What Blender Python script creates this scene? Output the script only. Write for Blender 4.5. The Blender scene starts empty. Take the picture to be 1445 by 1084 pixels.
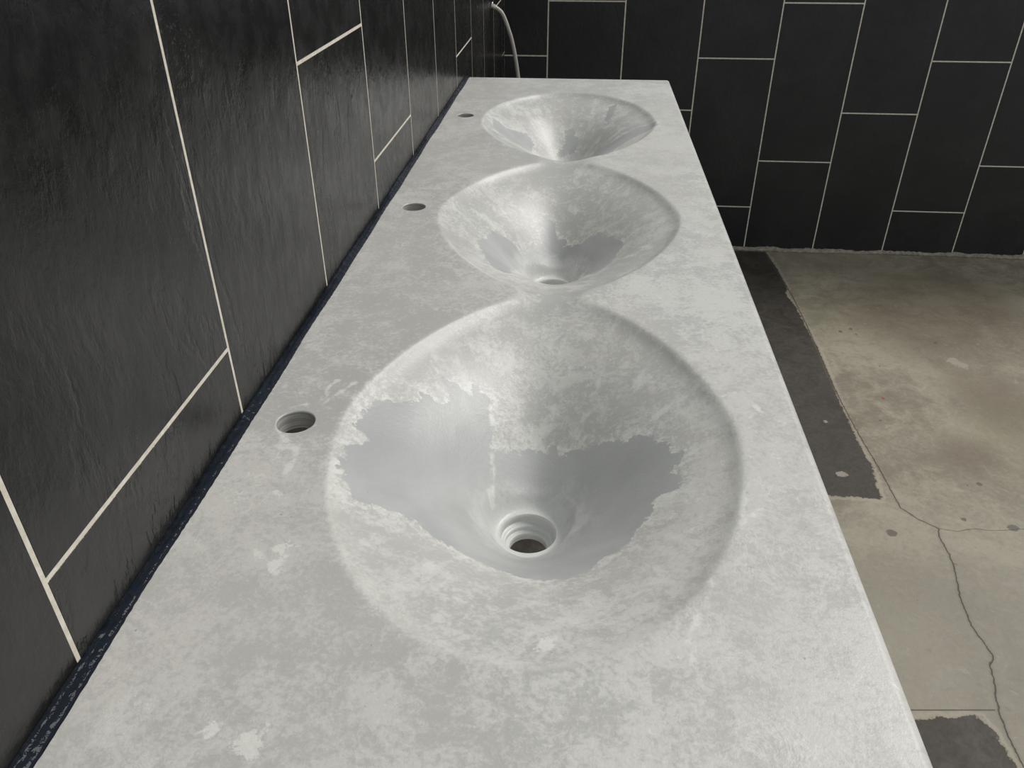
import bpy, bmesh, math, random
import numpy as np
from mathutils import Matrix, Vector
SMOOTH= [[(0.1053, -0.0458), (0.1024, -0.016), (0.1201, 0.0112), (0.0995, 0.0232), (0.1067, 0.0542), (0.1082, 0.073), (0.1342, 0.0857), (0.1567, 0.103), (0.1527, 0.1148), (0.1762, 0.1053), (0.1808, 0.1296), (0.1679, 0.1478), (0.189, 0.1457), (0.2021, 0.1404), (0.2046, 0.1547), (0.2265, 0.1475), (0.2314, 0.12), (0.2278, 0.0944), (0.2364, 0.0897), (0.2643, 0.1022), (0.272, 0.1102), (0.2933, 0.1046), (0.3012, 0.1106), (0.306, 0.0971), (0.318, 0.1002), (0.3381, 0.0925), (0.3575, 0.0931), (0.3838, 0.0776), (0.3876, 0.0872), (0.4054, 0.0693), (0.4084, 0.0566), (0.4207, 0.0548), (0.4227, 0.0343), (0.4328, 0.0313), (0.4207, 0.0086), (0.4273, -0.0106), (0.4229, -0.0226), (0.403, -0.0276), (0.3982, -0.0492), (0.3845, -0.062), (0.3771, -0.0793), (0.3543, -0.0958), (0.3411, -0.1221), (0.3226, -0.1299), (0.3039, -0.1302), (0.2777, -0.1177), (0.2502, -0.104), (0.2226, -0.0949), (0.1961, -0.0923), (0.1883, -0.0857), (0.1666, -0.0749), (0.1484, -0.0807), (0.1239, -0.0854), (0.1173, -0.0665)], [(0.1576, 0.5857), (0.1777, 0.6584), (0.2061, 0.6698), (0.2237, 0.6628), (0.2393, 0.6861), (0.2548, 0.7165), (0.248, 0.751), (0.2602, 0.7716), (0.2745, 0.7566), (0.2805, 0.7305), (0.2979, 0.7325), (0.2944, 0.7161), (0.3119, 0.7082), (0.3328, 0.7085), (0.3577, 0.7043), (0.3779, 0.6741), (0.3945, 0.6224), (0.3837, 0.5867), (0.3673, 0.5471), (0.3438, 0.4823), (0.3306, 0.6178), (0.3134, 0.6693), (0.3011, 0.6706), (0.2792, 0.6794), (0.2623, 0.6719), (0.2453, 0.6628), (0.2239, 0.6057), (0.2188, 0.4384), (0.1955, 0.4561), (0.1722, 0.5294)], [(0.1041, 1.2881), (0.1388, 1.2562), (0.1876, 1.297), (0.2063, 1.284), (0.1994, 1.2117), (0.1642, 1.1601), (0.122, 1.1987)], [(0.3465, 1.2786), (0.39, 1.2493), (0.4332, 1.2569), (0.4825, 1.2358), (0.4823, 1.192), (0.4298, 1.1781), (0.3972, 1.1439), (0.3708, 0.9664), (0.3514, 0.9481)], [(0.3707, 1.3777), (0.3853, 1.426), (0.4031, 1.4382), (0.391, 1.3858), (0.3795, 1.3562)], [(0.2794, 1.3691), (0.2968, 1.3822), (0.3105, 1.3396), (0.3, 1.3137), (0.2825, 1.311), (0.2589, 1.305), (0.2753, 1.3322)]]
LIME= [(0.1268, -0.333, 0.015, 0.0168), (0.0992, -0.3265, 0.0089, 0.0095), (0.3076, -0.2307, 0.0102, 0.0177), (0.0922, -0.1628, 0.0125, 0.0182), (0.7745, 0.8958, 0.0092, 0.0325), (0.0901, -0.1822, 0.0078, 0.0105)]
TRICKLE= [[(0.0342, -0.004), (0.0473, -0.0198), (0.0594, -0.0293), (0.0651, -0.0431), (0.0628, -0.0552), (0.0606, -0.0671), (0.0637, -0.0763)], [(0.0618, 0.0399), (0.0732, 0.0681), (0.086, 0.0896)], [(0.0635, 0.0624), (0.0599, 0.08), (0.0662, 0.0936)], [(0.0614, -0.0945), (0.0764, -0.1003)], [(0.0396, -0.0273), (0.0523, -0.0311)], [(0.0288, 0.0095), (0.0342, -0.004)], [(0.0324, 0.0373), (0.0477, 0.0458)], [(0.4335, -0.17), (0.4086, -0.2257), (0.4073, -0.2558)], [(0.2272, 0.1391), (0.2308, 0.1195)], [(0.2335, 0.0842), (0.2375, 0.0669), (0.2376, 0.0343)], [(0.5193, -0.1269), (0.5302, -0.1236)], [(0.5038, 0.084), (0.5171, 0.0591), (0.5324, 0.0484)], [(0.0984, -0.1815), (0.0949, -0.1912)], [(0.0648, -0.1606), (0.0803, -0.1757)], [(0.4746, -0.055), (0.4642, -0.1021), (0.4821, -0.0828)], [(0.4106, -0.2246), (0.4101, -0.2434)]]
PATCH1= [(1.1581, 2.7857), (1.1765, 2.6195), (1.181, 2.4038), (1.161, 2.3546), (1.1799, 2.2314), (1.1813, 2.064), (1.1871, 1.9117), (1.18, 1.7216), (1.1733, 1.5812), (1.1713, 1.4397), (1.1727, 1.3359), (1.1777, 1.2397), (1.1651, 1.1377), (1.1609, 1.0897), (1.1062, 1.0955), (1.0463, 1.0957)]
PATCH2= [(1.0364, 0.4214), (1.0694, 0.4305), (1.0949, 0.4264), (1.1265, 0.4386), (1.1519, 0.4343), (1.168, 0.4076), (1.1688, 0.3716), (1.1747, 0.3488), (1.1819, 0.3301)]
CRACK= [(1.1581, 2.7857), (1.1713, 2.5924), (1.184, 2.3448), (1.1856, 2.1254), (1.1826, 1.9113), (1.1763, 1.6733), (1.178, 1.5234), (1.1835, 1.3748), (1.1919, 1.2526), (1.1991, 1.0642), (1.2286, 1.0223), (1.2698, 0.9882), (1.26, 0.951), (1.2622, 0.8912), (1.2562, 0.8477), (1.2348, 0.7558), (1.2277, 0.672), (1.2364, 0.6182), (1.2405, 0.585), (1.2239, 0.5654), (1.2149, 0.5154), (1.2034, 0.4874), (1.1951, 0.4475), (1.1901, 0.3973), (1.1906, 0.3501)]
BRANCH= [(1.2698, 0.9882), (1.3126, 0.9813), (1.3598, 0.9958), (1.3995, 0.9907), (1.4512, 0.9982), (1.4874, 1.0065)]
SAW= [(1.0234, 0.4394), (1.1922, 0.4537), (1.2474, 0.4597)]
SPOTS= [(1.1457, 0.9623, 0.0161, 0.0145), (1.4616, 1.0072, 0.0162, 0.0149), (1.047, 0.8351, 0.0051, 0.0043), (1.1324, 0.7389, 0.0048, 0.004), (1.0766, 0.5624, 0.003, 0.0023), (1.2977, 2.0469, 0.0078, 0.0101), (1.34, 2.0724, 0.0078, 0.0102), (1.3487, 2.0294, 0.0064, 0.0083), (1.2694, 1.4738, 0.0065, 0.0071), (1.3481, 1.0298, 0.0091, 0.0085), (1.447, 1.1819, 0.0097, 0.0095), (1.4117, 1.1729, 0.0058, 0.0057), (1.6139, 1.9878, 0.0076, 0.0096), (1.2656, 0.8606, 0.0069, 0.0058)]
CHIPS= [(1.6275, 1.8589, 0.0243, 0.03), (1.6528, 1.8324, 0.0192, 0.0236), (1.0831, 1.1949, 0.0158, 0.0155), (1.1009, 1.4522, 0.0086, 0.0093)]
RED= [(1.3159, 1.601, 0.0072, 0.0081), (1.3649, 1.8038, 0.0052, 0.0064)]
BROWN= [(1.6281, 2.1754, 0.3197, 0.4855), (1.6667, 1.6385, 0.2034, 0.2515), (1.8899, 2.3167, 0.2477, 0.3794), (1.4789, 1.3226, 0.1222, 0.1316)]
WORLD, SUN = .48, 2.05

ZC = .9415            # height of the counter top above the floor
XW = -.008            # face of the left wall
YB = 2.8038           # face of the back wall
W, Y0, Y1 = .5499, -.372, 1.685
C = bpy.context.scene.collection
rng = random.Random(4)

# ------------------------------------------------------------------ helpers
def link(name, me, mats, parent=None):
    o = bpy.data.objects.new(name, me)
    for m in (mats if isinstance(mats, (list, tuple)) else [mats]):
        me.materials.append(m)
    C.objects.link(o)
    if parent is not None:
        o.parent = parent
    return o

def tag(o, label=None, cat=None, group=None, kind=None):
    for k, x in (('label', label), ('category', cat), ('group', group), ('kind', kind)):
        if x:
            o[k] = x
    return o

class NB:
    """tiny node-tree builder"""
    def __init__(s, name):
        s.mat = bpy.data.materials.new(name); s.mat.use_nodes = True
        s.t = s.mat.node_tree; s.t.nodes.clear()
        s.out = s.t.nodes.new('ShaderNodeOutputMaterial')
        s.bsdf = s.t.nodes.new('ShaderNodeBsdfPrincipled')
        s.t.links.new(s.bsdf.outputs[0], s.out.inputs[0])
        s.obj = s.t.nodes.new('ShaderNodeTexCoord').outputs['Object']
    def put(s, sock, val):
        if isinstance(val, bpy.types.NodeSocket):
            s.t.links.new(val, sock)
        elif val is not None:
            if sock.type == 'RGBA' and len(val) == 3:
                val = (*val, 1)
            sock.default_value = val
    def m(s, op, a, b=None, c=None, clamp=False):
        n = s.t.nodes.new('ShaderNodeMath'); n.operation = op; n.use_clamp = clamp
        for i, x in enumerate((a, b, c)):
            if x is not None:
                s.put(n.inputs[i], x)
        return n.outputs[0]
    def noise(s, scale, detail=5, rough=.6, dist=0., vec=None, col=False):
        n = s.t.nodes.new('ShaderNodeTexNoise')
        s.put(n.inputs['Vector'], s.obj if vec is None else vec)
        n.inputs['Scale'].default_value = scale; n.inputs['Detail'].default_value = detail
        n.inputs['Roughness'].default_value = rough; n.inputs['Distortion'].default_value = dist
        return n.outputs['Color' if col else 'Fac']
    def voro(s, scale, feature='F1', vec=None):
        n = s.t.nodes.new('ShaderNodeTexVoronoi'); n.feature = feature
        s.put(n.inputs['Vector'], s.obj if vec is None else vec); n.inputs['Scale'].default_value = scale
        return n.outputs['Distance']
    def attr(s, name, vec=False):
        n = s.t.nodes.new('ShaderNodeAttribute'); n.attribute_name = name
        return n.outputs['Vector' if vec else 'Fac']
    def step(s, x, lo, hi, a=0., b=1.):
        n = s.t.nodes.new('ShaderNodeMapRange'); n.interpolation_type = 'SMOOTHSTEP'
        s.put(n.inputs[0], x)
        for i, q in enumerate((lo, hi, a, b)):
            n.inputs[i + 1].default_value = q
        return n.outputs[0]
    def mix(s, f, a, b, mode='MIX'):
        n = s.t.nodes.new('ShaderNodeMix'); n.data_type = 'RGBA'; n.blend_type = mode
        s.put(n.inputs[0], f); s.put(n.inputs[6], a); s.put(n.inputs[7], b)
        return n.outputs[2]
    def mapv(s, scale=(1, 1, 1), loc=(0, 0, 0), rot=(0, 0, 0), vec=None):
        n = s.t.nodes.new('ShaderNodeMapping'); s.put(n.inputs[0], s.obj if vec is None else vec)
        n.inputs['Scale'].default_value = scale; n.inputs['Location'].default_value = loc; n.inputs['Rotation'].default_value = rot
        return n.outputs[0]
    def sep(s, vec):
        n = s.t.nodes.new('ShaderNodeSeparateXYZ'); s.put(n.inputs[0], vec); return n.outputs
    def bump(s, h, strength=.3, dist=.002, normal=None):
        n = s.t.nodes.new('ShaderNodeBump'); n.inputs['Strength'].default_value = strength
        n.inputs['Distance'].default_value = dist; s.put(n.inputs['Height'], h)
        if normal is not None:
            s.put(n.inputs['Normal'], normal)
        return n.outputs[0]
    def fin(s, col, rough, normal=None, metal=0., spec=.5, coat=0.):
        s.put(s.bsdf.inputs['Base Color'], col); s.put(s.bsdf.inputs['Roughness'], rough)
        s.put(s.bsdf.inputs['Metallic'], metal); s.put(s.bsdf.inputs['Specular IOR Level'], spec)
        s.put(s.bsdf.inputs['Coat Weight'], coat)
        if normal is not None:
            s.put(s.bsdf.inputs['Normal'], normal)
        return s.mat

# ------------------------------------------------------------------ materials
def mat_concrete():
    b = NB('cast_concrete')
    n1 = b.noise(7, 8, .62, .4); n2 = b.noise(36, 8, .72, .5); n3 = b.noise(190, 6, .7, .3); n0 = b.noise(2.2, 3, .5)
    fine = b.noise(420, 3, .6)
    x = b.sep(b.obj)
    right = b.step(x[0], .28, .54, -.016, .010)
    mot = b.m('ADD', b.m('ADD', b.m('MULTIPLY', n1, .30), b.m('MULTIPLY', n2, .36)), b.m('ADD', b.m('MULTIPLY', n3, .34), right))
    mot = b.m('ADD', mot, b.m('MULTIPLY', b.m('SUBTRACT', n0, .5), .14))
    pale = b.step(mot, .445, .555)
    tint = b.step(b.noise(3.1, 3, .5, .3), .4, .62)
    col = b.mix(pale, (.470, .465, .443), (.635, .628, .597))
    col = b.mix(b.m('MULTIPLY', tint, .35), col, (.56, .54, .49))
    # sharp white laitance flecks and veins
    vein = b.m('ABSOLUTE', b.m('SUBTRACT', b.noise(15, 8, .74, 1.2), .5))
    veinm = b.m('MULTIPLY', b.step(vein, .0, .018, 1., 0.), b.step(b.noise(6, 4, .6), .50, .64))
    fleck = b.m('MULTIPLY', b.step(b.noise(85, 7, .76, .6), .57, .66), b.step(b.m('ADD', n1, right), .46, .6))
    col = b.mix(b.m('MULTIPLY', veinm, .5), col, (.80, .80, .75))
    col = b.mix(b.m('MULTIPLY', fleck, .6), col, (.80, .80, .75))
    # streaks running down the funnels
    st = b.attr('streak', True)
    inb = b.attr('inside')
    sn = b.m('ADD', b.m('MULTIPLY', b.noise(4.2, 7, .66, .6, st), .6), b.m('MULTIPLY', n2, .4))
    s_pale = b.m('MULTIPLY', b.step(sn, .50, .62), inb)
    s_dark = b.m('MULTIPLY', b.step(sn, .47, .36), inb)
    col = b.mix(b.m('MULTIPLY', s_pale, .5), col, (.74, .742, .715))
    col = b.mix(b.m('MULTIPLY', s_dark, .4), col, (.46, .468, .46))
    # rubbed rim
    rim = b.m('ADD', b.attr('rim'), b.m('MULTIPLY', b.m('SUBTRACT', n2, .5), .022))
    rimm = b.m('MULTIPLY', b.step(b.m('ABSOLUTE', b.m('ADD', rim, .002)), .0, .006, 1., 0.), b.step(n1, .44, .6, .05, .6))
    col = b.mix(rimm, col, (.74, .74, .69))
    # smooth bare cement with ragged borders
    jag = b.m('ADD', b.m('MULTIPLY', b.m('SUBTRACT', b.noise(26, 8, .72, .6), .5), .034), b.m('MULTIPLY', b.m('SUBTRACT', b.noise(120, 6, .7, .3), .5), .016))
    sd = b.m('ADD', b.attr('bare'), jag)
    bare = b.step(sd, -.0003, .0008)
    edge = b.m('MULTIPLY', b.step(sd, -.022, .0, 0., 1.), b.step(b.m('ADD', b.m('MULTIPLY', n3, .5), b.m('MULTIPLY', n2, .5)), .44, .6, .05, .75))
    col = b.mix(edge, col, (.76, .76, .72))
    barec = b.mix(b.step(b.noise(5.5, 4, .55, .8), .35, .68), (.395, .404, .400), (.510, .519, .511))
    barec = b.mix(b.m('MULTIPLY', b.step(n3, .55, .75), .15), barec, (.68, .68, .66))
    col = b.mix(bare, col, barec)
    # pale ring round the outlet, trickles and crusts
    ring = b.m('ADD', b.attr('outlet'), b.m('ADD', b.m('MULTIPLY', b.m('SUBTRACT', n2, .5), .07), b.m('MULTIPLY', b.m('SUBTRACT', n1, .5), .06)))
    col = b.mix(b.m('MULTIPLY', b.step(ring, .074, .042), .7), col, (.72, .725, .70))
    tr = b.m('ADD', b.attr('trickle'), b.m('ADD', b.m('MULTIPLY', b.m('SUBTRACT', b.noise(60, 6, .7), .5), .020), b.m('MULTIPLY', b.m('SUBTRACT', b.noise(22, 4, .6), .5), .010)))
    col = b.mix(b.m('MULTIPLY', b.step(tr, -.0036, .0006), .7), col, (.80, .80, .755))
    li = b.m('ADD', b.attr('lime'), b.m('ADD', b.m('MULTIPLY', b.m('SUBTRACT', b.noise(70, 8, .8, .3), .5), 4.5), b.m('SUBTRACT', b.m('MULTIPLY', b.m('SUBTRACT', b.noise(20, 3, .5), .5), 2.), .35)))
    col = b.mix(b.m('MULTIPLY', b.step(li, .0, .3), .75), col, (.80, .80, .75))
    # pin holes
    pin = b.m('MULTIPLY', b.step(b.voro(38), .035, .05, 1., 0.), b.step(n0, .5, .6))
    col = b.mix(b.m('MULTIPLY', pin, .6), col, (.22, .22, .21))
    col = b.mix(b.step(fine, .3, .7, .0, .16), col, (.40, .40, .39))
    rough = b.m('ADD', b.step(bare, 0, 1, .36, .33), b.m('MULTIPLY', b.m('SUBTRACT', n2, .5), .2))
    hgt = b.m('ADD', b.m('MULTIPLY', n3, .5), b.m('ADD', b.m('MULTIPLY', fine, .3), b.m('MULTIPLY', n2, .8)))
    nrm = b.bump(hgt, .35, .0012)
    return b.fin(col, rough, nrm, spec=.5)

def mat_core():
    b = NB('cored_concrete')
    z = b.sep(b.obj)[2]
    st = b.noise(1, 5, .6, .3, b.mapv((14, 14, 900)))
    col = b.mix(b.step(st, .35, .7), (.34, .335, .32), (.66, .65, .62))
    return b.fin(col, .75, b.bump(st, .6, .002), spec=.3)

def mat_tile(name, riven, base, hi, r0, r1):
    b = NB(name)
    rnd = b.attr('tile')
    off = b.t.nodes.new('ShaderNodeCombineXYZ')
    b.put(off.inputs[0], b.m('MULTIPLY', rnd, 9.)); b.put(off.inputs[1], b.m('MULTIPLY', rnd, 5.)); b.put(off.inputs[2], b.m('MULTIPLY', rnd, 7.))
    va = b.t.nodes.new('ShaderNodeVectorMath'); va.operation = 'ADD'; b.put(va.inputs[0], b.obj); b.put(va.inputs[1], off.outputs[0])
    p = va.outputs[0]
    cloud = b.noise(4.0, 6, .6, .15, p)
    f = b.noise(26, 6, .65, .1, p)
    col = b.mix(b.step(b.m('ADD', b.m('MULTIPLY', cloud, .75), b.m('MULTIPLY', f, .25)), .36, .66), base, hi)
    speck = b.step(b.noise(75, 3, .5, 0., p), .76, .80)
    col = b.mix(b.m('MULTIPLY', speck, .35), col, (.22, .21, .20))
    col = b.mix(b.step(rnd, 0, 1, 0., .25), col, base)
    rough = b.step(f, .3, .7, r0, r1)
    grain = b.noise(42, 6, .62, .15, b.mapv((1, 1.0, .55), vec=p))
    cl = b.m('ABSOLUTE', b.m('SUBTRACT', b.noise(9, 6, .6, .25, b.mapv((1, 1.4, .5), vec=p)), .5))
    where = b.step(b.noise(4, 3, .5, 0., p), .46, .62)
    hgt = b.m('ADD', b.m('ADD', b.m('MULTIPLY', grain, .7), b.m('MULTIPLY', b.noise(8, 4, .5, .4, p), .6)), b.m('MULTIPLY', b.m('MULTIPLY', b.step(cl, 0., .05), where), .28))
    return b.fin(col, rough, b.bump(hgt, riven, .007), spec=.5)

def mat_grout():
    b = NB('cream_grout')
    col = b.mix(b.step(b.noise(120, 4, .6), .35, .7), (.66, .60, .50), (.80, .75, .66))
    return b.fin(col, .85, b.bump(b.noise(400, 3), .3, .001), spec=.25)

def mat_floor():
    b = NB('worn_concrete_floor')
    n1 = b.noise(2.4, 7, .62, .6); n2 = b.noise(11, 8, .66, 1.0); n3 = b.noise(70, 6, .65, .5); n4 = b.noise(1.1, 3, .5)
    mot = b.m('ADD', b.m('ADD', b.m('MULTIPLY', n1, .45), b.m('MULTIPLY', n2, .35)), b.m('MULTIPLY', n3, .2))
    col = b.mix(b.step(mot, .40, .62), (.205, .178, .130), (.385, .346, .270))
    col = b.mix(b.m('MULTIPLY', b.step(n4, .48, .62), .4), col, (.285, .264, .172))
    y = b.sep(b.obj)[1]
    near = b.step(b.m('ADD', y, b.m('MULTIPLY', b.m('SUBTRACT', n1, .5), .4)), .6, 1.25, 1., 0.)
    col = b.mix(b.m('MULTIPLY', near, .55), col, (.297, .276, .228))
    br = b.m('ADD', b.attr('brown'), b.m('MULTIPLY', b.m('SUBTRACT', n2, .5), .9))
    col = b.mix(b.m('MULTIPLY', b.step(br, -.1, .75), .62), col, (.150, .115, .074))
    col = b.mix(b.m('MULTIPLY', b.step(b.noise(33, 8, .76, .8), .57, .70), .40), col, (.45, .41, .34))
    col = b.mix(b.m('MULTIPLY', b.step(b.noise(21, 8, .76, .6), .57, .70), .42), col, (.18, .155, .12))
    # dark footprints of something removed, plus shade painted under the counter, pale torn border
    sd = b.m('ADD', b.attr('footprint_shade'), b.m('ADD', b.m('MULTIPLY', b.m('SUBTRACT', b.noise(42, 8, .76, .4), .5), .030), b.m('MULTIPLY', b.m('SUBTRACT', n3, .5), .022)))
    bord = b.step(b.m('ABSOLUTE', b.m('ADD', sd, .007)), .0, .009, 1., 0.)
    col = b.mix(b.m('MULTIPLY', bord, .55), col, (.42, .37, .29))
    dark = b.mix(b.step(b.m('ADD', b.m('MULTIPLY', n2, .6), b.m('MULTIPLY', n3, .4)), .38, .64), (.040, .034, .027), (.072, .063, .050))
    fp_shade = b.step(sd, .0, .003)
    col = b.mix(fp_shade, col, dark)
    wob = b.m('MULTIPLY', b.m('SUBTRACT', b.noise(55, 5, .6), .5), .010)
    ck = b.m('ABSOLUTE', b.m('ADD', b.attr('crack'), wob))
    c1 = b.step(ck, .0004, .0024, 1., 0.)
    halo = b.m('MULTIPLY', b.step(ck, .0, .010, 1., 0.), .35)
    cb = b.m('ABSOLUTE', b.m('ADD', b.attr('branch'), wob))
    c2 = b.m('MULTIPLY', b.step(cb, .0003, .0018, 1., 0.), .8)
    sw = b.step(b.m('ABSOLUTE', b.attr('saw')), .0008, .0020, .9, 0.)
    col = b.mix(halo, col, (.15, .125, .10))
    c = b.m('MAXIMUM', b.m('MAXIMUM', c1, c2), sw)
    col = b.mix(b.m('MULTIPLY', c, .85), col, (.060, .048, .036))
    sp = b.m('ADD', b.attr('spots'), b.m('MULTIPLY', b.m('SUBTRACT', n3, .5), 1.2))
    col = b.mix(b.m('MULTIPLY', b.step(sp, .0, .25), .8), col, (.105, .088, .070))
    ch = b.m('ADD', b.attr('chips'), b.m('MULTIPLY', b.m('SUBTRACT', b.noise(60, 6, .7, .8), .5), 2.2))
    col = b.mix(b.m('MULTIPLY', b.step(ch, .0, .3), .8), col, (.37, .325, .27))
    rd = b.m('ADD', b.attr('red'), b.m('MULTIPLY', b.m('SUBTRACT', b.noise(110, 3), .5), 1.5))
    col = b.mix(b.m('MULTIPLY', b.step(rd, -.1, .3), .9), col, (.36, .030, .030))
    rough = b.step(n2, .3, .7, .50, .72)
    hgt = b.m('SUBTRACT', b.m('ADD', b.m('MULTIPLY', n3, .5), b.m('MULTIPLY', n2, .6)), b.m('ADD', b.m('MULTIPLY', c, 1.2), b.m('MULTIPLY', fp_shade, .3)))
    return b.fin(col, rough, b.bump(hgt, .4, .003), spec=.35)

def mat_sealant():
    b = NB('wet_dark_sealant')
    n = b.m('ADD', b.m('MULTIPLY', b.noise(110, 3, .5, .3), .5), b.noise(30, 2, .5))
    return b.fin(b.mix(n, (.006, .008, .013), (.013, .017, .026)), .12, b.bump(n, .6, .006), spec=.09)

def mat_braid():
    b = NB('braided_steel')
    uv = b.t.nodes.new('ShaderNodeUVMap').outputs[0]
    s = b.sep(uv)
    a = b.m('SINE', b.m('MULTIPLY', b.m('ADD', s[0], s[1]), 6.28318 * 8)); c = b.m('SINE', b.m('MULTIPLY', b.m('SUBTRACT', s[0], s[1]), 6.28318 * 8))
    h = b.m('ADD', b.m('MULTIPLY', a, .8), b.m('MULTIPLY', c, .3))
    col = b.mix(b.step(h, -.5, .6), (.20, .185, .165), (.92, .87, .79))
    return b.fin(col, .42, b.bump(h, .5, .001), metal=.2)

def mat_metal(name, col, rough):
    b = NB(name)
    return b.fin(b.mix(b.noise(90, 3), tuple(.8 * x for x in col), col), rough, metal=1.)

def mat_mortar():
    b = NB('rough_mortar')
    n = b.noise(60, 6, .7)
    return b.fin(b.mix(b.step(n, .35, .7), (.24, .21, .17), (.42, .38, .32)), .9, b.bump(n, .8, .004), spec=.2)

M_CONC = mat_concrete(); M_CORE = mat_core()
M_TILE_L = mat_tile('riven_black_slate_tile', .29, (.0095, .0092, .0092), (.0225, .022, .0215), .20, .33)
M_TILE_B = mat_tile('black_slate_tile', .22, (.0090, .0090, .0100), (.0205, .0202, .0210), .42, .60)
M_GROUT = mat_grout(); M_FLOOR = mat_floor(); M_SEAL = mat_sealant(); M_BRAID = mat_braid()
M_STEEL = mat_metal('brushed_steel', (.62, .61, .59), .35); M_MORTAR = mat_mortar()

# ------------------------------------------------------------------ signed distances in plan
def poly_sdf(P, poly):
    """positive inside; P n x 2"""
    poly = np.array(poly); n = len(poly)
    best = np.full(len(P), 1e9); ins = np.zeros(len(P), bool)
    for i in range(n):
        a, b_ = poly[i], poly[(i + 1) % n]
        ab = b_ - a; t = np.clip(((P - a) @ ab) / max(ab @ ab, 1e-12), 0, 1)
        best = np.minimum(best, np.hypot(*(P - a - t[:, None] * ab).T))
        cond = (a[1] > P[:, 1]) != (b_[1] > P[:, 1])
        with np.errstate(divide='ignore', invalid='ignore'):
            xx = a[0] + (P[:, 1] - a[1]) * ab[0] / (ab[1] if ab[1] else 1e-12)
        ins ^= cond & (P[:, 0] < xx)
    return np.where(ins, best, -best)

def line_dist(P, pts):
    pts = np.array(pts); best = np.full(len(P), 1e9)
    for a, b_ in zip(pts[:-1], pts[1:]):
        ab = b_ - a; t = np.clip(((P - a) @ ab) / max(ab @ ab, 1e-12), 0, 1)
        best = np.minimum(best, np.hypot(*(P - a - t[:, None] * ab).T))
    return best

def blob(P, items):
    m = np.full(len(P), -3.)
    for cx, cy, rx, ry in items:
        m = np.maximum(m, 1 - np.hypot((P[:, 0] - cx) / rx, (P[:, 1] - cy) / ry))
    return m

def add_attr(me, name, vals, typ='FLOAT'):
    a = me.attributes.new(name, typ, 'POINT')
    a.data.foreach_set('value' if typ == 'FLOAT' else 'vector', np.asarray(vals, np.float32).ravel())

# ------------------------------------------------------------------ countertop: one cast slab with three funnel basins
D, A, BO, BN, CX, CY, S, Q = .135, .1949, .2863, .3004, .2865, (.0267, .6256, 1.2245), .172, 1.62
LIP = .0095
DX, DY = .2790, (.0175, .6345, 1.247)                   # the drains
HOLES = [(.0453, .0135), (.0453, .6375), (.0478, 1.2535)]
RH, RD = .0200, .0305
def smin(a, b, k):
    h = np.clip(.5 + .5 * (b - a) / k, 0, 1)
    return b * (1 - h) + a * h - k * h * (1 - h)
def field(x, y):
    """three funnels with egg-shaped rims, run together where their pointed ends meet; below 0 inside a bowl"""
    m = None
    for i, c in enumerate(CY):
        w = np.exp(-((x - CX) / .10)**2 - ((y - c) / .14)**2)   # the funnel's foot leans to its outlet
        dy = y - c - (DY[i] - c) * w; Y = np.sqrt(dy * dy + 1e-6)
        X = np.sqrt(((x - CX - (DX - CX) * w) / A)**2 + .0049)
        up = np.sqrt(X**2 + (Y / BO)**2) if i == 2 else (X**Q + (Y / BN)**Q)**(1 / Q)
        dn = np.sqrt(X**2 + (Y / BO)**2) if i == 0 else (X**Q + (Y / BN)**Q)**(1 / Q)
        t = np.where(dy > 0, up, dn) - 1
        m = t if m is None else smin(t, m, .19)
    T = np.maximum(-m, 0)
    inside = LIP * (1 - np.exp(-T / .050)) + (S - LIP) * (.26 * T + .74 * T * T)
    return np.where(m < 0, -inside, m * (LIP / .050 + (S - LIP) * .26))
def height(x, y):
    s = .0017
    m = -s * np.logaddexp(0., -field(x, y) / s)
    m = -smin(-m, np.full(np.shape(m), D + .003), .012)
    for c in DY:                                      # level seat round each outlet
        w = np.clip((.050 - np.hypot(x - DX, y - c)) / .019, 0, 1); w = w * w * (3 - 2 * w)
        m = m * (1 - w) - D * w
    return m
def normals(x, y):
    e = 5e-4
    n = np.stack([-(height(x + e, y) - height(x - e, y)) / 2 / e, -(height(x, y + e) - height(x, y - e)) / 2 / e, np.ones(np.shape(x))], -1)
    return n / np.linalg.norm(n, axis=-1, keepdims=True)

RE = .009                                             # rounded edge of the slab
TH = .021
AP = .21                                              # drop of the slab's apron, added unseen to darken the space below
CELL = .0032
xs = np.concatenate([np.arange(.0, W - RE - CELL * .5, CELL), [W - RE]])
ys = np.concatenate([np.arange(Y0 + RE, Y1 - RE - CELL * .5, CELL), [Y1 - RE]])
nx, ny = len(xs), len(ys)
GX, GY = np.meshgrid(xs, ys)                          # [j, i]
PX, PY = GX.copy(), GY.copy()
# snap the grid to the basins' rims so that slab and basins meet along a smooth line
f0 = field(PX, PY); e = 5e-4
gx = (field(PX + e, PY) - field(PX - e, PY)) / 2 / e; gy = (field(PX, PY + e) - field(PX, PY - e)) / 2 / e
g2 = gx**2 + gy**2 + 1e-9
near_rim = np.abs(f0) / np.sqrt(g2) < CELL * .52
PX = np.where(near_rim, PX - f0 * gx / g2, PX); PY = np.where(near_rim, PY - f0 * gy / g2, PY)

class Builder:
    def __init__(s): s.v = []; s.n = []; s.f = []; s.mi = []; s.key = {}
    def vert(s, p, n, key=None):
        if key is not None and key in s.key: return s.key[key]
        s.v.append(tuple(map(float, p))); s.n.append(tuple(map(float, n)))
        if key is not None: s.key[key] = len(s.v) - 1
        return len(s.v) - 1
    def face(s, idx, mi=0): s.f.append(tuple(idx)); s.mi.append(mi)

SLAB = Builder(); BAS = [Builder() for _ in CY]; DRAIN = [Builder() for _ in CY]
def owner(x, y):
    if field(x, y) > 0: return SLAB
    return BAS[int(np.argmin([abs(y - c) for c in CY]))] if True else None

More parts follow.
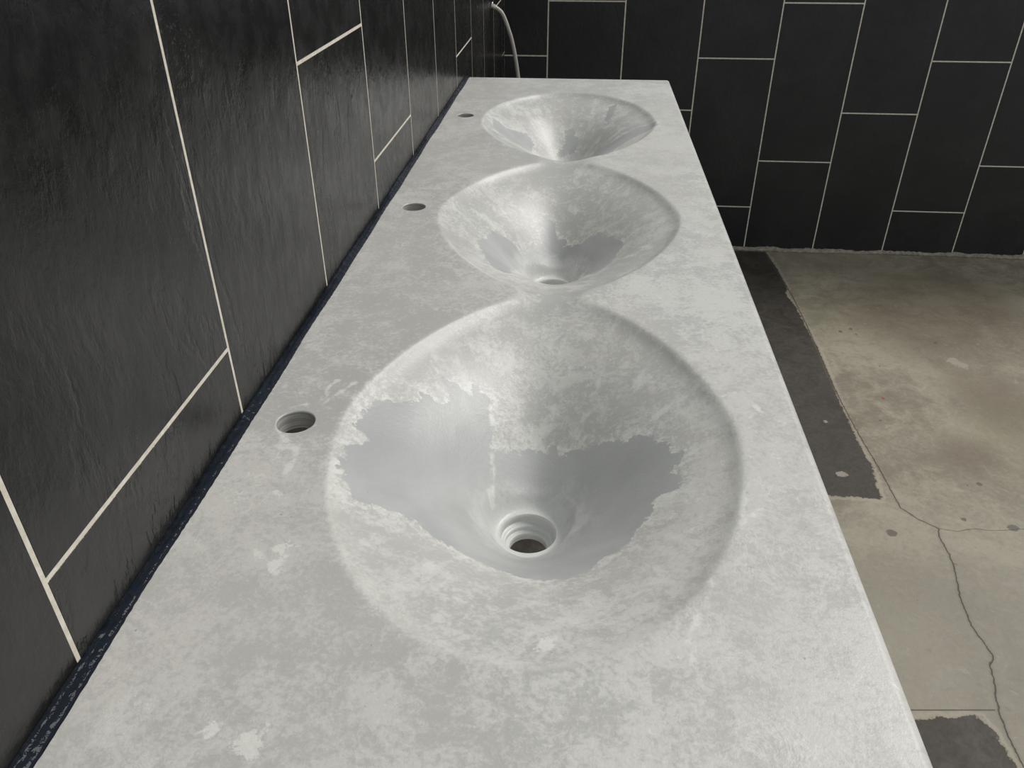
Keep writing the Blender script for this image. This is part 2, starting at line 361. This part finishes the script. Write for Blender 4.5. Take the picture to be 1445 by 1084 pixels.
# square blocks of the grid that give way to rings round each hole
blocks = []
for (hx, hy), r, half in [(h, RH, 10) for h in HOLES] + [((DX, c), RD, 15) for c in DY]:
    i0 = int(round((hx) / CELL)); j0 = int(np.argmin(np.abs(ys - hy)))
    blocks.append((i0 - half, i0 + half, j0 - half, j0 + half, hx, hy, r))
def in_block(i, j):
    for k, b_ in enumerate(blocks):
        if b_[0] <= i < b_[1] and b_[2] <= j < b_[3]: return k
    return -1

HGT = height(PX, PY); NRM = normals(PX, PY)
bottom_of = lambda z: z - TH - .004 * min(1., -z / .05)
def top_vert(bd, i, j): return bd.vert((PX[j, i], PY[j, i], HGT[j, i]), NRM[j, i], ('t', i, j))
def bot_vert(bd, i, j): return bd.vert((PX[j, i], PY[j, i], bottom_of(HGT[j, i])), -NRM[j, i], ('b', i, j))
cxm = .25 * (PX[:-1, :-1] + PX[1:, :-1] + PX[:-1, 1:] + PX[1:, 1:]); cym = .25 * (PY[:-1, :-1] + PY[1:, :-1] + PY[:-1, 1:] + PY[1:, 1:])
FLD = field(cxm, cym)
for j in range(ny - 1):
    for i in range(nx - 1):
        if in_block(i, j) >= 0: continue
        bd = SLAB if FLD[j, i] > 0 else BAS[int(np.argmin([abs(cym[j, i] - c) for c in CY]))]
        q = ((i, j), (i + 1, j), (i + 1, j + 1), (i, j + 1))
        bd.face([top_vert(bd, *p) for p in q])
        bd.face([bot_vert(bd, *p) for p in reversed(q)])
ringpos = {}
for k, (i0, i1, j0, j1, hx, hy, r) in enumerate(blocks):
    bd = SLAB if k < 3 else BAS[k - 3]
    loop = [(i, j0) for i in range(i0, i1)] + [(i1, j) for j in range(j0, j1)] + [(i, j1) for i in range(i1, i0, -1)] + [(i0, j) for j in range(j1, j0, -1)]
    NR = 6; n = len(loop)
    rows_t = [[top_vert(bd, *p) for p in loop]]; rows_b = [[bot_vert(bd, *p) for p in loop]]
    ang = [math.atan2(PY[j, i] - hy, PX[j, i] - hx) for i, j in loop]
    edge = []
    for s in range(1, NR + 1):
        t = s / NR; rt, rb = [], []
        for m_, (i, j) in enumerate(loop):
            cxp, cyp = hx + r * math.cos(ang[m_]), hy + r * math.sin(ang[m_])
            x, y = PX[j, i] * (1 - t) + cxp * t, PY[j, i] * (1 - t) + cyp * t
            z = float(height(np.array(x), np.array(y))); nn = normals(np.array(x), np.array(y))
            rt.append(bd.vert((x, y, z), nn)); rb.append(bd.vert((x, y, bottom_of(z)), -nn))
            if s == NR: edge.append((x, y, z))
        for m_ in range(n):
            a, b_ = m_, (m_ + 1) % n
            bd.face((rows_t[-1][a], rows_t[-1][b_], rt[b_], rt[a])); bd.face((rows_b[-1][b_], rows_b[-1][a], rb[a], rb[b_]))
        rows_t.append(rt); rows_b.append(rb)
    # hole walls
    def ring(bdr, rr, zs, up):
        return [bdr.vert((hx + rr * math.cos(a), hy + rr * math.sin(a), z), (-math.cos(a) * (1 - abs(up)), -math.sin(a) * (1 - abs(up)), up)) for a, z in zip(ang, zs)]
    def band(bdr, R0, R1, mi):
        for m_ in range(n):
            a, b_ = m_, (m_ + 1) % n
            bdr.face((R0[a], R0[b_], R1[b_], R1[a]), mi)
    z_e = [p[2] for p in edge]
    if k < 3:
        R = ring(SLAB, r, z_e, .8); R2 = ring(SLAB, r - .0012, [-.0016] * n, .3)
        band(SLAB, R, R2, 0)
        R2 = ring(SLAB, r - .0012, [-.0016] * n, 0); R3 = ring(SLAB, r - .0008, [-TH] * n, 0)
        band(SLAB, R2, R3, 1)
        R4 = ring(SLAB, r - .0008, [-TH] * n, -.9); R5 = ring(SLAB, r, [bottom_of(z) for z in z_e], -.9); band(SLAB, R4, R5, 0)
    else:
        dr = DRAIN[k - 3]
        prof = [(r, None, .5), (r - .001, -D - .0035, .15), (r - .001, -D - .0085, .0), (r - .0016, -D - .0095, .7), (.0262, -D - .0112, .9), (.0250, -D - .0125, .6), (.0246, -D - .0165, .1),
                (.0240, -D - .0178, .8), (.0212, -D - .0190, .9), (.0203, -D - .0198, .3), (.0200, -D - .0230, 0), (.0200, -D - .0275, 0)]
        prev = None
        for a_, (rr, z, up) in enumerate(prof):
            R = ring(dr, rr, z_e if z is None else [z] * n, up)
            if prev: band(dr, prev, R, 0)
            prev = R
        # outside of the outlet spigot under the basin
        Ra = [dr.vert((hx + .0200 * math.cos(a), hy + .0200 * math.sin(a), -D - .0275), (0, 0, -1)) for a in ang]
        Rb = [dr.vert((hx + .0305 * math.cos(a), hy + .0305 * math.sin(a), -D - .0275), (0, 0, -1)) for a in ang]
        band(dr, Ra, Rb, 0)
        Rc = [dr.vert((hx + .0305 * math.cos(a), hy + .0305 * math.sin(a), -D - .0275), (math.cos(a), math.sin(a), 0)) for a in ang]
        Rd = [dr.vert((hx + .0305 * math.cos(a), hy + .0305 * math.sin(a), bottom_of(z)), (math.cos(a), math.sin(a), 0)) for a, z in zip(ang, z_e)]
        band(dr, Rc, Rd, 0)
# rounded outer edge: near end, right side, far end; the left side is cut square against the wall
path = []
nxs = lambda i, j, dx, dy: (i, j, dx, dy)
for i in range(0, nx): path.append((i, 0, 0, -1))
for t in range(1, 6): path.append((nx - 1, 0, math.sin(t * math.pi / 12), -math.cos(t * math.pi / 12)))
for j in range(0, ny): path.append((nx - 1, j, 1, 0))
for t in range(1, 6): path.append((nx - 1, ny - 1, math.cos(t * math.pi / 12), math.sin(t * math.pi / 12)))
for i in range(nx - 1, -1, -1): path.append((i, ny - 1, 0, 1))
def outer(dirs, prof):
    prev = None
    for d, z, no, nz in prof:
        cur = [SLAB.vert((PX[j, i] + dx * d, PY[j, i] + dy * d, z), (dx * no, dy * no, nz)) for i, j, dx, dy in dirs]
        if prev:
            for a in range(len(cur) - 1):
                SLAB.face((prev[a], cur[a], cur[a + 1], prev[a + 1]))
        prev = cur
prof = [(RE * math.sin(t * math.pi / 12), -RE * (1 - math.cos(t * math.pi / 12)), math.sin(t * math.pi / 12), math.cos(t * math.pi / 12)) for t in range(7)]
prof += [(RE, -AP + .004, 1, 0), (RE - .004, -AP, .3, -.95), (RE - .026, -AP, -.3, -.95), (RE - .030, -AP + .004, -1, 0), (RE - .030, -TH, -1, 0)]
outer(path, prof)
prev = None
for z in (0, -TH):
    cur = [SLAB.vert((0, PY[j, 0], z), (-1, 0, 0)) for j in range(ny)]
    if prev:
        for a in range(ny - 1): SLAB.face((prev[a], prev[a + 1], cur[a + 1], cur[a]))
    prev = cur

def finish(bd, name, mats, parent=None):
    me = bpy.data.meshes.new(name)
    v = np.array(bd.v); me.from_pydata(v.tolist(), [], bd.f)
    me.polygons.foreach_set('material_index', bd.mi)
    me.polygons.foreach_set('use_smooth', [True] * len(bd.f))
    me.update()
    # attributes of the surface: stains and worn zones, in the slab's own plan
    P = v[:, :2]
    add_attr(me, 'bare', np.max([poly_sdf(P, q) for q in SMOOTH], axis=0))
    add_attr(me, 'lime', blob(P, LIME))
    add_attr(me, 'trickle', -np.min([line_dist(P, q) for q in TRICKLE], axis=0))
    fl = field(P[:, 0], P[:, 1])
    add_attr(me, 'rim', fl)
    add_attr(me, 'inside', np.clip(-fl / .02, 0, 1))
    ci = np.argmin(np.abs(P[:, 1][:, None] - np.array(CY)[None]), axis=1); cy = np.array(DY)[ci]
    dx, dy = P[:, 0] - DX, P[:, 1] - cy; r = np.hypot(dx, dy) + 1e-6
    add_attr(me, 'outlet', r)
    add_attr(me, 'streak', np.stack([dx / r * 1.3 + ci * 3.1, dy / r * 1.3, r * 1.6], -1), 'FLOAT_VECTOR')
    n = np.array(bd.n); n /= np.linalg.norm(n, axis=1, keepdims=True) + 1e-9
    me.normals_split_custom_set_from_vertices(n.tolist())
    return link(name, me, mats, parent)

top = finish(SLAB, 'vanity_countertop', [M_CONC, M_CORE])
top.location = (0, 0, ZC)
tag(top, 'long pale grey cast concrete vanity top with three joined sink bowls along black tiled wall', 'countertop')
for bd, dr in zip(BAS, DRAIN):
    bo = finish(bd, 'basin', [M_CONC], top)
    finish(dr, 'drain_outlet', [M_CONC], bo)

# ------------------------------------------------------------------ sealant bead in the joint between slab and wall
def make_sealant():
    bm = bmesh.new(); prev = None
    ys_ = np.arange(Y0 + .002, Y1 - .002, .004)
    for k, y in enumerate(ys_):
        w1 = .0012 + .0010 * math.sin(y * 23) * math.sin(y * 7.3) + rng.uniform(-.0003, .0003)
        h1 = .0060 + .0016 * math.sin(y * 17 + 1) + rng.uniform(-.0004, .0004)
        sag = rng.uniform(-.0006, .0006)
        sec = [(XW + .0004, h1), (XW + .0022, h1 - .0030 + sag), (XW + .0050, .0040 + sag), (XW + .0078 + w1 * .3, .0022), (.0008 + w1, .0004),
               (-.0004, .0002), (-.0004, -.018), (XW + .0004, -.018)]
        ring = [bm.verts.new((x, y, z)) for x, z in sec]
        if prev:
            for a in range(len(sec)):
                b_ = (a + 1) % len(sec)
                bm.faces.new((prev[a], prev[b_], ring[b_], ring[a]))
        else:
            bm.faces.new(ring)
        prev = ring
    bm.faces.new(list(reversed(prev)))
    bmesh.ops.recalc_face_normals(bm, faces=bm.faces)
    for f in bm.faces: f.smooth = True
    me = bpy.data.meshes.new('sealant_bead'); bm.to_mesh(me); bm.free()
    o = link('sealant_bead', me, M_SEAL); o.location = (0, 0, ZC)
    return tag(o, 'glossy dark sealant bead in the joint between concrete vanity top and left tiled wall', 'sealant')
make_sealant()

# ------------------------------------------------------------------ tiled walls
TW, TL, G = .300, .60694, .0050
def tiled_wall(name, cols, u0, u1, z0, z1, joint, frame, thick, mat, G=G):
    """one wall: a grout bed with tiles standing a hair proud. frame(u, z, d) -> world; d is the distance out of the wall"""
    bm = bmesh.new(); lay = bm.verts.layers.float.new('tile'); fl = []
    def box(ua, ub, za, zb, d0, d1, bev, mi, val):
        A_ = [bm.verts.new(frame(u, z, d0)) for u, z in ((ua, za), (ub, za), (ub, zb), (ua, zb))]
        B_ = [bm.verts.new(frame(u, z, d1 - bev)) for u, z in ((ua, za), (ub, za), (ub, zb), (ua, zb))]
        c_ = [bm.verts.new(frame(u, z, d1)) for u, z in ((ua + bev, za + bev), (ub - bev, za + bev), (ub - bev, zb - bev), (ua + bev, zb - bev))]
        for q in (A_, B_, c_):
            for v_ in q: v_[lay] = val
        fs = [bm.faces.new(c_), bm.faces.new(list(reversed(A_)))]
        for P_, Q_ in ((A_, B_), (B_, c_)):
            for k in range(4): fs.append(bm.faces.new((P_[k], P_[(k + 1) % 4], Q_[(k + 1) % 4], Q_[k])))
        for f_ in fs: f_.material_index = mi
    box(u0, u1, z0, z1, -thick, -.0003, 0, 1, 0.)
    for ua, ub, k in cols:
        a, b_ = max(ua + G / 2, u0), min(ub - G / 2, u1)
        if b_ - a < .004: continue
        zj = joint(k); n = math.floor((z0 - zj) / TL)
        while zj + n * TL < z1:
            za, zb = max(zj + n * TL + G / 2, z0), min(zj + (n + 1) * TL - G / 2, z1)
            if zb - za > .006: box(a, b_, za, zb, -.0004, 0, .00035, 0, rng.random())
            n += 1
    bmesh.ops.recalc_face_normals(bm, faces=bm.faces)
    me = bpy.data.meshes.new(name); bm.to_mesh(me); bm.free()
    o = link(name, me, [mat, M_GROUT]); o['kind'] = 'structure'
    return o
TOPZ = ZC + .26
y2 = .01439
wl = tiled_wall('wall_left', [(y2 + (k - 2) * TW, y2 + (k - 1) * TW, k) for k in range(-4, 13)], -1.4, YB, 0., TOPZ + .38,
                lambda k: ZC + {1: .0808, 2: .483, 0: .2809}[k % 3], lambda u, z, d: (XW + d, u, z), .12, M_TILE_L, .0040)
tag(wl, 'riven black slate tiled wall running along the left edge of the concrete vanity top', 'wall')
wb = tiled_wall('wall_back', [(.16692 + (k - 1) * TW, .16692 + k * TW, k) for k in range(0, 13)], XW, 3.4, .012, TOPZ,
                lambda k: ZC - .13696 + {0: 0., 1: TL / 3, 2: -TL / 3}[k % 3], lambda u, z, d: (u, YB - d, z), .12, M_TILE_B)
tag(wb, 'smooth black slate tiled wall across the far end of the room', 'wall')

# ------------------------------------------------------------------ floor
def make_floor():
    xs_ = np.concatenate([np.arange(-.13, .95, .03), np.arange(.95, 2.25, .008), np.linspace(2.26, 3.5, 8)])
    ys_ = np.concatenate([np.arange(-1.4, -.01, .05), np.arange(.0, 2.93, .008)])
    X, Y = np.meshgrid(xs_, ys_); P = np.stack([X.ravel(), Y.ravel()], -1); nx_ = len(xs_)
    V = [(x, y, 0.) for x, y in P]
    F = [(j * nx_ + i, j * nx_ + i + 1, (j + 1) * nx_ + i + 1, (j + 1) * nx_ + i) for j in range(len(ys_) - 1) for i in range(nx_ - 1)]
    # slab thickness
    me = bpy.data.meshes.new('floor'); me.from_pydata(V, [], F); me.update()
    p1 = PATCH1 + [(.80, 1.0957), (.80, 2.79)]; p2 = PATCH2 + [(1.19, -.35), (.80, -.35), (.80, .42)]
    add_attr(me, 'footprint_shade', np.max([poly_sdf(P, q) for q in (p1, p2, [(.02, -.38), (.45, -.38), (.45, 1.7), (.02, 1.7)])], axis=0))  # last rectangle paints shade under the counter, darkening the view down the drains
    cr = sorted(CRACK, key=lambda q: q[1]); cyy = [q[1] for q in cr]; cxx = [q[0] for q in cr]
    cyy = [-1.4] + cyy + [2.8]; cxx = [1.25] + cxx + [cxx[-1]]
    d = P[:, 0] - np.interp(P[:, 1], cyy, cxx)
    sl = np.gradient(np.interp(P[:, 1], cyy, cxx).reshape(X.shape), ys_, axis=0).ravel()
    add_attr(me, 'crack', d / np.sqrt(1 + np.minimum(sl**2, 9)))
    bx = [q[0] for q in BRANCH] + [1.7, 2.2]; by = [q[1] for q in BRANCH] + [1.03, 1.0]
    add_attr(me, 'branch', np.where((P[:, 0] > 1.265) & (P[:, 0] < 2.2), P[:, 1] - np.interp(P[:, 0], bx, by), 1.))
    sx = [q[0] for q in SAW]; sy = [q[1] for q in SAW]
    add_attr(me, 'saw', np.where((P[:, 0] > .8) & (P[:, 0] < 1.195), P[:, 1] - np.interp(P[:, 0], sx, sy), 1.))
    add_attr(me, 'spots', blob(P, SPOTS)); add_attr(me, 'chips', blob(P, CHIPS)); add_attr(me, 'red', blob(P, RED)); add_attr(me, 'brown', blob(P, BROWN))
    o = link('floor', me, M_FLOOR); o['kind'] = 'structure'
    tag(o, 'worn brown grey concrete floor with cracks, stains and dark strip where something was removed', 'floor')
make_floor()

def make_mortar():
    bm = bmesh.new(); prev = None
    for x in np.arange(XW + .001, 3.4, .012):
        h = .014 + .004 * math.sin(x * 9) * math.sin(x * 31) + rng.uniform(-.0025, .0025); d = .016 + .005 * math.sin(x * 6.1) + rng.uniform(-.003, .003)
        ring = [bm.verts.new(p) for p in ((x, YB + .004, 0), (x, YB - d, .0003), (x, YB - d * .75, h * .55), (x, YB - d * .2, h), (x, YB + .004, h))]
        if prev:
            for a in range(5): bm.faces.new((prev[a], prev[(a + 1) % 5], ring[(a + 1) % 5], ring[a]))
        prev = ring
    bmesh.ops.recalc_face_normals(bm, faces=bm.faces)
    for f in bm.faces: f.smooth = True
    me = bpy.data.meshes.new('trim_1'); bm.to_mesh(me); bm.free()
    o = link('trim_1', me, M_MORTAR); o['kind'] = 'structure'
    tag(o, 'rough pale mortar fillet along the foot of the far tiled wall', 'trim')
make_mortar()

# ------------------------------------------------------------------ braided hose out of the left wall beyond the counter
def catmull(pts, n):
    P = [np.array(p, float) for p in pts]; P = [2 * P[0] - P[1]] + P + [2 * P[-1] - P[-2]]; out = []
    for k in range(1, len(P) - 2):
        for t in np.linspace(0, 1, n, endpoint=False):
            a, b_, c, d = P[k - 1:k + 3]
            out.append(.5 * (2 * b_ + (c - a) * t + (2 * a - 5 * b_ + 4 * c - d) * t * t + (3 * b_ - a - 3 * c + d) * t**3))
    out.append(P[-2]); return out
def tube(name, pts, radii, mat, parent, seg=18, caps=True):
    V, F, UV = [], [], []; L = 0.; up = Vector((0, 1, 0)); n = len(pts); lens = []
    for k, p in enumerate(pts):
        if k: L += float(np.linalg.norm(np.array(p) - np.array(pts[k - 1])))
        lens.append(L)
        t = Vector(np.array(pts[min(k + 1, n - 1)]) - np.array(pts[max(k - 1, 0)])).normalized()
        s = t.cross(up).normalized(); u = s.cross(t)
        for a in range(seg):
            th = 2 * math.pi * a / seg
            V.append(Vector(p) + (s * math.cos(th) + u * math.sin(th)) * radii[k])
    for k in range(n - 1):
        for a in range(seg):
            F.append((k * seg + a, k * seg + (a + 1) % seg, (k + 1) * seg + (a + 1) % seg, (k + 1) * seg + a))
            UV += [(a / seg, lens[k] / .045), ((a + 1) / seg, lens[k] / .045), ((a + 1) / seg, lens[k + 1] / .045), (a / seg, lens[k + 1] / .045)]
    if caps:
        F.append(tuple(range(seg - 1, -1, -1))); F.append(tuple((n - 1) * seg + a for a in range(seg))); UV += [(0, 0)] * (2 * seg)
    me = bpy.data.meshes.new(name); me.from_pydata([tuple(v) for v in V], [], F); me.update()
    uv = me.uv_layers.new(name='UVMap'); uv.data.foreach_set('uv', [c for q in UV for c in q])
    for pl in me.polygons: pl.use_smooth = len(pl.vertices) == 4 and seg > 8
    return link(name, me, mat, parent)
HO = (XW, 2.3375, ZC + .1015)
hose = bpy.data.objects.new('braided_hose', None); C.objects.link(hose); hose.location = HO
hose.empty_display_size = .05
tag(hose, 'grey braided flexible water hose curving out of left wall beyond far end of vanity top', 'hose')
pl = [(-.006, 0, .001), (.0072, 0, -.0032), (.0169, 0, -.0064), (.0337, 0, -.0194), (.0457, 0, -.0393), (.0578, 0, -.0704), (.070, 0, -.1065), (.0823, 0, -.1617), (.0924, 0, -.2252), (.099, .002, -.29), (.102, .004, -.36)]
hp = catmull(pl, 9)
tube('hose_body', hp, [.0068] * len(hp), M_BRAID, hose)
tube('wall_ferrule', [(-.0001, 0, 0), (.003, 0, -.001), (.0035, 0, -.0012), (.014, 0, -.0055), (.0145, 0, -.0057)], [.0135, .0135, .0092, .0088, .0078], M_STEEL, hose, 20)
e0 = np.array(pl[-1]); dv = np.array(pl[-1]) - np.array(pl[-2]); dv /= np.linalg.norm(dv)
tube('crimp_sleeve', [e0 - dv * .022, e0 - dv * .021, e0 - dv * .001, e0], [.0072, .0082, .0082, .0076], M_STEEL, hose, 18)
tube('swivel_nut', [e0 + dv * .0002, e0 + dv * .0012, e0 + dv * .016, e0 + dv * .017], [.0108, .0118, .0118, .0108], M_STEEL, hose, 6)

# ------------------------------------------------------------------ light
w = bpy.data.worlds.new('overcast'); bpy.context.scene.world = w; w.use_nodes = True
bg = w.node_tree.nodes['Background']; bg.inputs[0].default_value = (.93, .97, 1.0, 1); bg.inputs[1].default_value = WORLD
sun = bpy.data.lights.new('hazy_daylight', 'SUN'); sun.energy = SUN; sun.angle = math.radians(26); sun.color = (1., .97, .92)
so = bpy.data.objects.new('hazy_daylight', sun); C.objects.link(so)
so.rotation_euler = Vector((-.53, -.38, -.76)).to_track_quat('-Z', 'Y').to_euler(); so.location = (2.5, 2.5, 4)

# ------------------------------------------------------------------ camera
f, p, yw, r = 1120.49227, .56301, -.08643, -.00186
fwd = Vector((math.sin(yw) * math.cos(p), math.cos(yw) * math.cos(p), -math.sin(p)))
rt = Vector((math.cos(yw), -math.sin(yw), 0)); up = rt.cross(fwd)
rt, up = math.cos(r) * rt + math.sin(r) * up, -math.sin(r) * rt + math.cos(r) * up
cam = bpy.data.cameras.new('camera'); cam.sensor_width = 36; cam.sensor_fit = 'HORIZONTAL'; cam.lens = f / 1445 * 36; cam.clip_start = .01
co = bpy.data.objects.new('camera', cam); C.objects.link(co)
mtx = Matrix((rt, up, -fwd)).transposed().to_4x4(); mtx.translation = (.31689, -.61619, ZC + .45443); co.matrix_world = mtx
sc = bpy.context.scene; sc.camera = co
sc.view_settings.view_transform = 'Standard'; sc.view_settings.look = 'None'; sc.view_settings.gamma = 1; sc.view_settings.exposure = .05
sc.view_settings.use_curve_mapping = False
